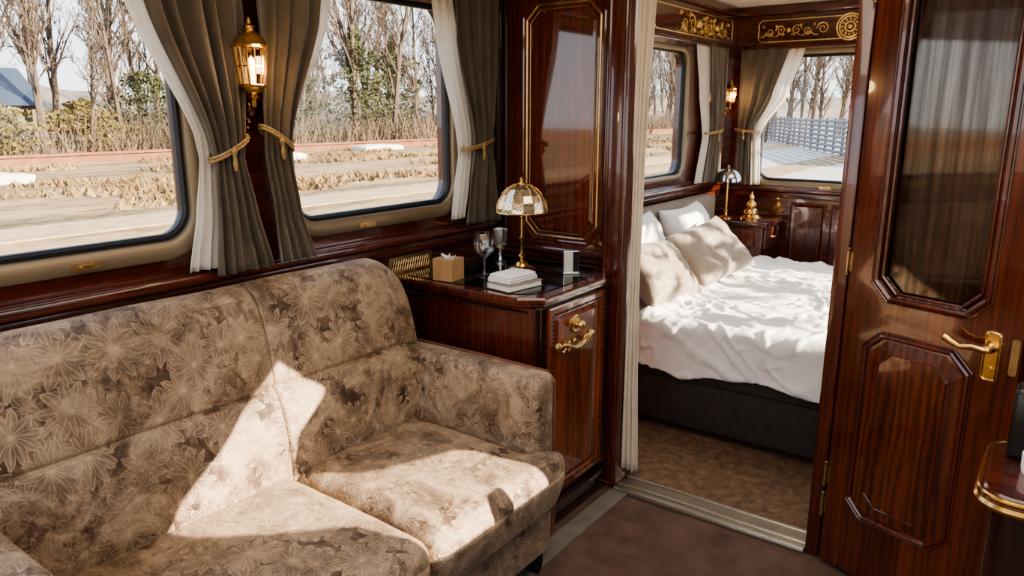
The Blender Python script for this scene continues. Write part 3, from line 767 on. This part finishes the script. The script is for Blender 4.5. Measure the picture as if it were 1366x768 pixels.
b=B(); mold(b,ch(.130,.330,.284,.792,.038),.0026,f,.0065,6); dobj('panel_moulding',b,W_v,True)
b=B(); prism(b,rr(.410,.452,.79,.93,.012,4),0,.004,f); mold(b,rr(.414,.448,.794,.926,.010,4),.0025,f,.004)
lathe(b,[(0,.004),(.008,.004),(.008,.008),(0,.008)],(.431,0,.825),12,'y')
pl=dobj('lock_plate',b,GOLD,True)
b=B(); lathe(b,[(0,0),(.014,.004),(.014,.02),(.010,.024),(.010,.045),(0,.048)],(.431,0,.885),16,'y')
tube(b,[(.431,-.044,.885),(.40,-.048,.887),(.37,-.047,.882),(.345,-.045,.888),(.325,-.043,.898)],[.009,.0095,.009,.010,.013],10)
dobj('door_handle',b,GOLD,True,label='brass lever handle')
for z in (.22,.33,1.05,1.85):
    b=B(); tube(b,[(-.006,-.006,z-.035),(-.006,-.006,z+.035)],.006,8); box(b,-.006,.010,-.003,.001,z-.03,z+.03)
    for q in (-.04,.04): bmesh.ops.create_icosphere(b,subdivisions=1,radius=.007,matrix=Matrix.Translation((-.006,-.006,z+q)))
    dobj('hinge',b,GOLDH,True)
b=B(); prism(b,rr(.476,.496,.82,.92,.006,3),0,.003,f); dobj('latch',b,GOLDH,True)

# ---------------------------------------------------------------- bed
bed=thing('bed','double bed with white crumpled duvet on a dark upholstered base','bed',(1.1,4.0,0))
b=B(); box(b,.10,2.0,3.14,4.90,.04,.32,.015,3); box(b,.10,2.01,3.125,4.91,.275,.335,.012,3); obj('bed_base',b,BEDB,bed,True)
b=B(); pbox(b,(1.05,4.02,.43),(1.9,1.72,.22),.05,(0,0,.01),14); obj('mattress',b,WHITE,bed,'all')
b=B()
pbox(b,(.075,4.02,.565),(.10,1.80,.80),.04,(.01,0,0),14)
obj('headboard',b,HEADB,bed,'all')
def duvet():
    bm=B(); nx,ns=210,280; rows=[]
    x0,x1=.44,2.02; y0,y1=3.11,4.90; zt=.555; r=.04; lz=.18
    L=lz+pi/2*r+(y1-y0-2*r)+pi/2*r+lz
    for i in range(nx+1):
        x=x0+(x1-x0)*i/nx; row=[]
        for j in range(ns+1):
            s=L*j/ns
            hem=.02*noise.noise(Vector((x*4,.3,0)))+.045*math.exp(-((x-.70)/.10)**2)
            if s<lz: u=s/lz; p=Vector((x,y0-.010*(1-u)*math.sin(x*16+2*noise.noise(Vector((x*3,0,0)))),zt-r-(lz+hem)*(1-u))); n=Vector((0,-1,0))
            elif s<lz+pi/2*r: a=(s-lz)/r; n=Vector((0,-math.cos(a),math.sin(a))); p=Vector((x,y0+r,zt-r))+n*r
            elif s<lz+pi/2*r+(y1-y0-2*r): p=Vector((x,y0+r+s-lz-pi/2*r,zt)); n=Vector((0,0,1))
            else:
                q=s-(lz+pi/2*r+(y1-y0-2*r))
                if q<pi/2*r: a=q/r; n=Vector((0,math.sin(a),math.cos(a))); p=Vector((x,y1-r,zt-r))+n*r
                else: p=Vector((x,y1,zt-r-(q-pi/2*r))); n=Vector((0,1,0))
            q=Vector((x*2.6,s*2.2,1))
            w1=noise.noise(q+Vector((0,0,3)))
            v=Vector((x*2.0+1.6*w1,s*4.5+2.2*w1,0))
            rid=max(0,1-abs(noise.noise(v))*6.0); rid2=max(0,1-abs(noise.noise(Vector((x*5+2.5*w1,s*8+x*4,4))))*6.0); rid3=max(0,1-abs(noise.noise(Vector((x*9-s*5,s*5+2*w1,9))))*6)
            top=max(0,n.z)
            h=.006*w1+.017*rid**1.3*(.4+.6*top)+.012*rid2**1.3+.007*rid3
            h+=.020*top*math.exp(-((x-.50)/.045)**2)
            if x<x0+.03: h-=.03*top*(1-(x-x0)/.03)
            row.append(bm.verts.new(p+n*h))
        rows.append(row)
    for A,C in zip(rows,rows[1:]):
        for j in range(ns): bm.faces.new((A[j],A[j+1],C[j+1],C[j]))
    return bm
o=addcloth('duvet',duvet(),WHITE,bed,.008)
def pil(label,mat,loc,w,h,t,rot,seed,grp):
    bm=pillow_bm(w,h,t,seed)
    o=single('pillow',bm,mat,label,'pillow',loc,'all',group=grp,world=False); o.rotation_euler=rot; return o
rd=math.radians
pil('white pillow leaning on the headboard',WHITE,(.23,3.56,.77),.62,.42,.17,(rd(-28),0,pi/2),1,'bed pillows')
pil('white pillow propped against the headboard beside another',WHITE,(.22,4.28,.765),.62,.41,.17,(rd(-27),0,pi/2+.05),2,'bed pillows')
pil('beige satin pillow leaning on a white pillow at the bed edge',BEIGE,(.40,3.46,.70),.50,.38,.17,(rd(-42),rd(5),pi/2-.1),3,'bed pillows')
pil('beige satin pillow standing tilted on its corner on the duvet',BEIGE,(.44,4.02,.725),.56,.38,.17,(rd(-45),rd(-8),pi/2-.2),4,'bed pillows')

# ---------------------------------------------------------------- nightstand
ns=thing('nightstand','mahogany nightstand in the bedroom corner beside the bed','nightstand',(.26,5.1,0))
b=B(); box(b,.02,.44,4.95,5.29,.0,.755,.006); obj('body',b,W_v,ns)
b=B(); box(b,.01,.47,4.93,5.293,.755,.785,.010,3); obj('tabletop',b,W_x,ns,True)
b=B(); box(b,.44,.455,4.98,5.26,.60,.735,.004); dro=obj('drawer',b,W_burl,ns)
b=B(); lathe(b,[(0,0),(.012,0),(.008,.01),(.014,.02),(0,.026)],(.455,5.12,.67),12,'x'); obj('drawer_knob',b,GOLD,dro,True)
b=B(); loft(b,[(ch(.06,.40,.62,.73,.004),0),(ch(.06,.40,.62,.73,.004),.008),(ch(.08,.38,.64,.71,.004),.004)],fB(4.95)); obj('side_panel',b,W_burl,ns)
lp=thing('table_lamp','small brass lamp with a chrome dome shade on the nightstand','lamp',(.155,5.02,.785))
b=B(); lathe(b,[(.05,0),(.05,.008),(.03,.018),(.014,.024),(.010,.05),(.016,.055),(.009,.06),(.009,.24),(.014,.25),(.006,.255),(.006,.30),(0,.30)],n=20); obj('lamp_base',b,GOLD,lp,True,world=False)
b=B(); lathe(b,[(.088,.255),(.087,.275),(.080,.298),(.066,.320),(.044,.337),(.020,.346),(.008,.348),(.010,.356),(.006,.362),(0,.366)],n=28); obj('lamp_shade',b,CHROME,lp,True,world=False)
e=thing('gilt_ornament','stacked bell-shaped gilt ornament on the nightstand','ornament',(.31,5.08,.785))
b=B(); lathe(b,[(.070,0),(.072,.012),(.056,.03),(.038,.036),(.050,.045),(.046,.065),(.028,.078),(.02,.085),(.036,.095),(.032,.11),(.016,.125),(.01,.135)],n=24); obj('bell_body',b,GOLD,e,True,world=False)
b=B(); lathe(b,[(.010,.134),(.018,.145),(.014,.16),(.005,.17),(.004,.185),(0,.19)],n=16); obj('finial',b,GOLD,e,True,world=False)

# ---------------------------------------------------------------- counter on the sunny side
ct=thing('counter','dark mahogany counter with a brass-edged rounded top','counter',(2.3,1.7,0))
def offc(k): return rr(1.955+k,2.70,1.55+k,1.86-k,max(.02,.06-k),8)
b=B(); loft(b,[(offc(.02),0),(offc(.02),.77)],fH(0),True,True); obj('body',b,W_d,ct,True)
b=B(); loft(b,[(offc(.015),.765),(offc(.0),.772),(offc(0),.795),(offc(.008),.803)],fH(0),True,True); obj('tabletop',b,W_x,ct,True)
b=B()
for z,r_ in ((.778,.008),(.797,.004)): tube(b,[(x,y,z) for x,y in offc(-.002)],r_,6,closed=True)
obj('brass_edge',b,GOLD,ct,True)
b=B(); box(b,1.985,2.08,1.75,1.82,.804,.955,.012,3); box(b,1.99,2.075,1.745,1.752,.84,.945,.003)
single('telephone',b,BLACKP,'black plastic telephone unit on the counter','telephone',(2.03,1.785,.804),True)
b=B(); lathe(b,[(.0,0),(.020,0),(.022,.01),(.023,.04),(.021,.04),(.019,.012),(0,.01)],n=20)
single('cup',b,PAPER,'small white cup on the counter edge','cup',(2.035,1.70,.803),True,world=False)

# ---------------------------------------------------------------- outdoors
def ground_mat():
    m,nt,b=NT('dry_field'); v=coords(nt,(1.6,.35,1)); v2=coords(nt,(9,2.0,1))
    a=noi(nt,v,.5,8,.65); c=noi(nt,v2,1,6,.7)
    mx=nd(nt,'ShaderNodeMix'); mx.data_type='FLOAT'; mx.inputs[0].default_value=.5
    nt.links.new(a,mx.inputs[2]); nt.links.new(c,mx.inputs[3])
    nt.links.new(ramp(nt,mx.outputs[0],[(.38,(.055,.036,.014)),(.46,(.18,.115,.05)),(.55,(.36,.235,.11)),(.68,(.48,.34,.18))]),b.inputs['Base Color'])
    b.inputs['Roughness'].default_value=1; return m
b=B(); box(b,-160,60,-80,200,-.7,-.6); struct('ground',b,ground_mat(),'dry tan winter field beside the railway','ground')
ROAD=M('pale_gravel',(.40,.275,.155),.9,0,.25,3,.3,30)
b=B(); box(b,-13.4,-11.8,-60,60,-.6,-.57); struct('ground.001',b,ROAD,'pale gravel track across the field','road')
b=B(); box(b,-7.2,-5.6,-60,60,-.6,-.56); struct('ground.002',b,M('ballast',(.30,.205,.12),.95,0,.3,6,.5,25),'stone ballast of the neighbouring track','road')
b=B(); v=[(-1,9),(6,9),(6,120),(-36,120),(-19,62)]; prism(b,v,-.6,-.585,fH(0)); struct('ground.003',b,M('pale_concrete',(.44,.40,.35),.8,0,.08,1),'pale paved road beyond the end window','road')
RUST=M('rusty_brown_wall',(.20,.085,.042),.85,0,.25,2,.3,10)
b=B()
box(b,-32.3,-32,-60,110,-.6,-.28); box(b,-32.4,-31.9,-60,110,-.28,-.18)
single('low_wall',b,RUST,'long low rusty brown wall edging the field','wall',(-32,20,-.6))
random.seed(5)
for (px,py,L_) in ((-24,8.6,2.6),(-30,30.5,3.0),(-28,36,2.4),(-27,22,1.2)):
    b=B(); pbox(b,(px,py,-.52),(1.3,L_,.35),.12,(0,0,.08),8,lambda p:p+Vector((.05*noise.noise(p*1.5),.08*noise.noise(p*2),.04*noise.noise(p*3))))
    single('boulder',b,M('pale_stone',(.66,.60,.50),.9,0,.1,3),'flat pale boulder lying in the dry grass','boulder',(px,py,-.6),'all',group='boulders in the field')
def blades(name,n,xr,yr,hr,lean,wr,mat,label,seed,pw=1.0,clump=0):
    rnd=random.Random(seed); V=[];F=[]
    for i in range(n):
        x=xr[0]+(xr[1]-xr[0])*rnd.random()**pw; y=rnd.uniform(*yr)
        if clump and noise.noise(Vector((x*.35,y*.22,seed)))<clump*.1-.05: continue
        h=rnd.uniform(*hr)*(1+.6*noise.noise(Vector((x*.2,y*.2,0)))); w=rnd.uniform(*wr); a=rnd.uniform(0,pi)
        l=Vector((rnd.uniform(-1,1),rnd.uniform(-1,1),0))*h*lean; c=Vector((x,y,-.6)); s=Vector((math.cos(a)*w,math.sin(a)*w,0))
        k=len(V); V+= [c-s,c+s,c+l+Vector((0,0,h))]; F.append((k,k+1,k+2))
    me=bpy.data.meshes.new(name); me.from_pydata(V,[],F); me.materials.append(mat)
    o=bpy.data.objects.new(name,me); col.objects.link(o); o['kind']='stuff'; o['label']=label; o['category']='vegetation'
blades('brush',36000,(-33.5,-60),(0,110),(.4,2.4),.55,(.015,.05),M('dry_brush',(.15,.102,.062),.95,0,.5,.5),'tangled dry brush beneath the bare trees',9,1.3)
blades('grass',26000,(-14.5,-31.5),(0,60),(.10,.26),.9,(.04,.09),M('dry_grass',(.25,.16,.07),.95,0,.5,.6),'tufts of dry tan grass in the field',4,1.0,1)
def tree_mesh(seed,h):
    rnd=random.Random(seed); V=[];F=[]
    def br(p,d,L,r,lv):
        n=6 if lv==0 else (4 if lv==1 else 3); sg=7 if lv==0 else (4 if lv==1 else 3)
        prev=None; pts=[]
        for i in range(sg+1):
            t=i/sg; rad=max(.012,r*(1-t*.8))
            up=Vector((0,0,1)) if abs(d.z)<.9 else Vector((1,0,0))
            u=d.cross(up).normalized(); w=d.cross(u); base=len(V)
            for k in range(n):
                a=2*pi*k/n; V.append(p+u*rad*math.cos(a)+w*rad*math.sin(a))
            if prev is not None:
                for k in range(n): F.append((prev+k,prev+(k+1)%n,base+(k+1)%n,base+k))
            prev=base; pts.append((p.copy(),d.copy(),rad,t))
            j=.10 if lv==0 else .22
            d=(d+Vector((rnd.uniform(-j,j),rnd.uniform(-j,j),rnd.uniform(-j*.4,j)+(.05 if lv else 0)))).normalized()
            p=p+d*L/sg
        if lv<4:
            cnt=(18,6,4,3)[lv]
            for c in range(cnt):
                t=rnd.uniform(.15,1); i=min(sg-1,int(t*sg)); q,dd,rad,_=pts[i]; q2=pts[i+1][0]
                pos=q.lerp(q2,t*sg-i)
                az=rnd.uniform(0,2*pi); sp=rnd.uniform(.4,.95)
                side=dd.cross(Vector((math.cos(az),math.sin(az),.3))).normalized()
                nd_=(dd*math.cos(sp)+side*math.sin(sp)+Vector((0,0,.2))).normalized()
                br(pos,nd_,L*rnd.uniform(.27,.43)*(1-.45*t if lv==0 else 1),rad*rnd.uniform(.35,.55),lv+1)
    br(Vector((0,0,0)),Vector((0,0,1)),h,h*.017,0)
    me=bpy.data.meshes.new('bare_tree'); me.from_pydata(V,[],F); me.materials.append(BARK); return me
TM=[tree_mesh(s,h) for s,h in ((1,13),(2,11),(3,14),(4,9),(6,12))]
random.seed(11)
def put_tree(x,y,me,sc):
    o=bpy.data.objects.new('bare_tree',me); o.location=(x,y,-.65); o.rotation_euler=(0,0,random.uniform(0,6.28)); o.scale=(sc*.85,sc*.85,sc); col.objects.link(o)
    o['label']='tall leafless winter tree beyond the low wall'; o['category']='tree'; o['group']='bare winter trees'
for row,(xx,dy_,sc) in enumerate(((-34.5,2.3,1.0),(-41,2.5,1.15),(-49,3.0,1.3))):
    n=int((100+row*10)/dy_)
    for i in range(n):
        y=4+i*dy_+random.uniform(-1.1,1.1); put_tree(xx-random.uniform(0,4),y,TM[(i*3+row)%5],sc*random.uniform(.8,1.2))
for i in range(30):
    y=54+(i%3)*8+random.uniform(-2,2); r_=-.40+.25*i/29+random.uniform(-.01,.01)
    put_tree(2+r_*y,y,TM[(i*2)%5],random.uniform(.65,.95))
LEAF=M('dull_evergreen',(.075,.078,.03),.9,0,.5,.8)
LEAFY=M('yellow_green_shrub',(.18,.14,.04),.9,0,.4,.8)
def foliage(seed,h,w,n=3600,cone=True,sz=.13,z0=0):
    rnd=random.Random(seed); V=[];F=[]
    for i in range(n):
        t=rnd.random()**.8; rr_=w*((1-t)**.7 if cone else math.sin(pi*min(1,t*.85+.12)))*(rnd.random()**.4)*(1+.35*math.sin(t*28))
        a=rnd.uniform(0,2*pi); c=Vector((rr_*math.cos(a),rr_*math.sin(a),z0+t*h))
        c+=Vector((noise.noise(c*.9),noise.noise(c*.9+Vector((5,0,0))),0))*.6
        for k in range(3): V.append(c+Vector((rnd.uniform(-sz,sz),rnd.uniform(-sz,sz),rnd.uniform(-sz,sz))))
        F.append((3*i,3*i+1,3*i+2))
    me=bpy.data.meshes.new('foliage'); me.from_pydata(V,[],F); return me
def evergreen(x,y,h,w,seed,mat,label,cone=True,name='evergreen_tree',cat='tree',n=3600,sz=.13,z0=0,fh=None):
    e=thing(name,label,cat,(x,y,-.6))
    b=B(); tube(b,[(0,0,0),(0,0,h*.95)],[h*.02,h*.004],6); obj('trunk',b,BARK,e,world=False)
    me=foliage(seed,fh or h*.95,w,cone=cone,n=n,sz=sz,z0=z0); me.materials.append(mat)
    o=bpy.data.objects.new('foliage',me); o.location=(0,0,h*.08); o.parent=e; col.objects.link(o)
evergreen(-37,30,7.0,2.3,1,LEAF,'dull green pine among the bare trees',n=6000)
evergreen(-37,35.5,7.5,2.9,2,LEAF,'broad dull green pine among the bare trees',n=7000)
evergreen(-40,42,7.5,3.0,3,LEAF,'dark pine among the bare trees',n=7000)
evergreen(-42,56,8,3.0,8,LEAF,'tall dull green pine further along the tree line',n=6000)
evergreen(-34.2,12.4,2.7,1.9,4,LEAFY,'yellow-green leafy shrub by the wall',False,'shrub','shrub',n=4500)
evergreen(-37,17.5,2.6,2.0,5,LEAFY,'yellow-green rounded shrub behind the wall',False,'shrub','shrub')
evergreen(-41,23,4.2,2.4,7,LEAF,'dull green rounded shrub behind the wall',False,'shrub','shrub')
evergreen(7,5.55,5.2,1.7,12,LEAF,'unseen sparse leafy tree placed so its leaves dapple the bed',False,'dapple_tree','tree',n=480,sz=.17,z0=2.0,fh=2.9)  # out of view, placed in the sun's path to throw leaf shade on the duvet
b=B(); rows=[]
for i in range(141):
    y=-60+i*2.5; r_=[]
    for j in range(8):
        t=j/7; r_.append(b.verts.new((-64-j*4+max(0,y-90)*.6,y,-.6+(5.0+2.0*noise.noise(Vector((y*.03,0,0)))+1.4*noise.noise(Vector((y*.3,j,0)))+.8*noise.noise(Vector((y*.9,j,0))))*math.sin(t*pi*.6))))
    rows.append(r_)
for A,C in zip(rows,rows[1:]):
    for j in range(7): b.faces.new((A[j],A[j+1],C[j+1],C[j]))
struct('ground.004',b,M('hazy_woodland',(.19,.15,.115),1,0,.35,.35),'distant hazy brown wooded rise','hill',smooth=True)
e=thing('house','small house with a blue-grey slate roof among the trees','house',(-38,11.8,-.6))
b=B(); box(b,-40,-35.5,11.4,15.0,-.6,1.9); obj('walls',b,M('pale_render',(.17,.13,.09),.9),e)
b=B(); pr=[(-40.4,1.8),(-35.1,1.8),(-37.75,3.5)]
A=[b.verts.new((x,11.1,z)) for x,z in pr]; C=[b.verts.new((x,15.3,z)) for x,z in pr]
b.faces.new(A); b.faces.new(C[::-1])
for i in range(3): b.faces.new((A[i],A[(i+1)%3],C[(i+1)%3],C[i]))
obj('roof',b,M('slate_roof',(.03,.045,.075),.6),e)
e=thing('fence','grey slatted metal barrier beside the paved road','fence',(-11,48,-.6))
p0=Vector((-22,70,0)); p1=Vector((-3.0,32,0)); FM=M('grey_metal',(.15,.165,.185),.7,.1); FM2=M('grey_slats',(.26,.275,.30),.8,0)
b=B(); N=24
for i in range(N+1):
    p=p0.lerp(p1,i/N); box(b,p.x-.07,p.x+.07,p.y-.07,p.y+.07,-.6,1.2)
obj('post',b,FM,e)['kind']='stuff'
b=B()
for z in (-.45,-.2,.05,.3,.55,.8,1.05): tube(b,[p0+Vector((0,0,z)),p1+Vector((0,0,z))],.10,6)
obj('slats',b,FM2,e)

# ---------------------------------------------------------------- lights, world, camera
sun=bpy.data.lights.new('sun','SUN'); sun.energy=25; sun.angle=.006; sun.color=(1,.86,.68)
so=bpy.data.objects.new('sun',sun); col.objects.link(so)
D=Vector((-1,-.25,-.42)); so.rotation_euler=D.to_track_quat('-Z','Y').to_euler(); so.location=(8,4,6)
def area(loc,rot,sx,sy,p,c):  # unseen fill lamp under the ceiling, added to brighten the interior
    l=bpy.data.lights.new('ceiling_fill','AREA'); l.shape='RECTANGLE'; l.size=sx; l.size_y=sy; l.energy=p; l.color=c
    o=bpy.data.objects.new('ceiling_fill',l); o.location=loc; o.rotation_euler=rot; col.objects.link(o)
area((1.5,1.0,2.17),(0,0,0),1.2,2.2,29,(1,.86,.70))
area((1.4,4.0,2.17),(0,0,0),1.2,1.6,15,(1,.93,.84))
w=bpy.data.worlds.new('World'); S.world=w; w.use_nodes=True; nt=w.node_tree; bg=nt.nodes['Background']
tc=nd(nt,'ShaderNodeTexCoord'); sp=nd(nt,'ShaderNodeSeparateXYZ'); nt.links.new(tc.outputs['Generated'],sp.inputs[0])
c=ramp(nt,sp.outputs[2],[(.0,(.90,.91,.92)),(.12,(.80,.87,.95)),(.5,(.50,.66,.9))]); nt.links.new(c,bg.inputs[0]); bg.inputs[1].default_value=2.8
cam=bpy.data.cameras.new('camera'); cam.sensor_width=36; cam.lens=36*990/1366; cam.clip_start=.02; cam.clip_end=500
co=bpy.data.objects.new('camera',cam); col.objects.link(co); co.location=(2.0,0,1.5)
a=math.radians(36.3);p=math.radians(13.3)
co.rotation_euler=(pi/2-p,0,a); S.camera=co
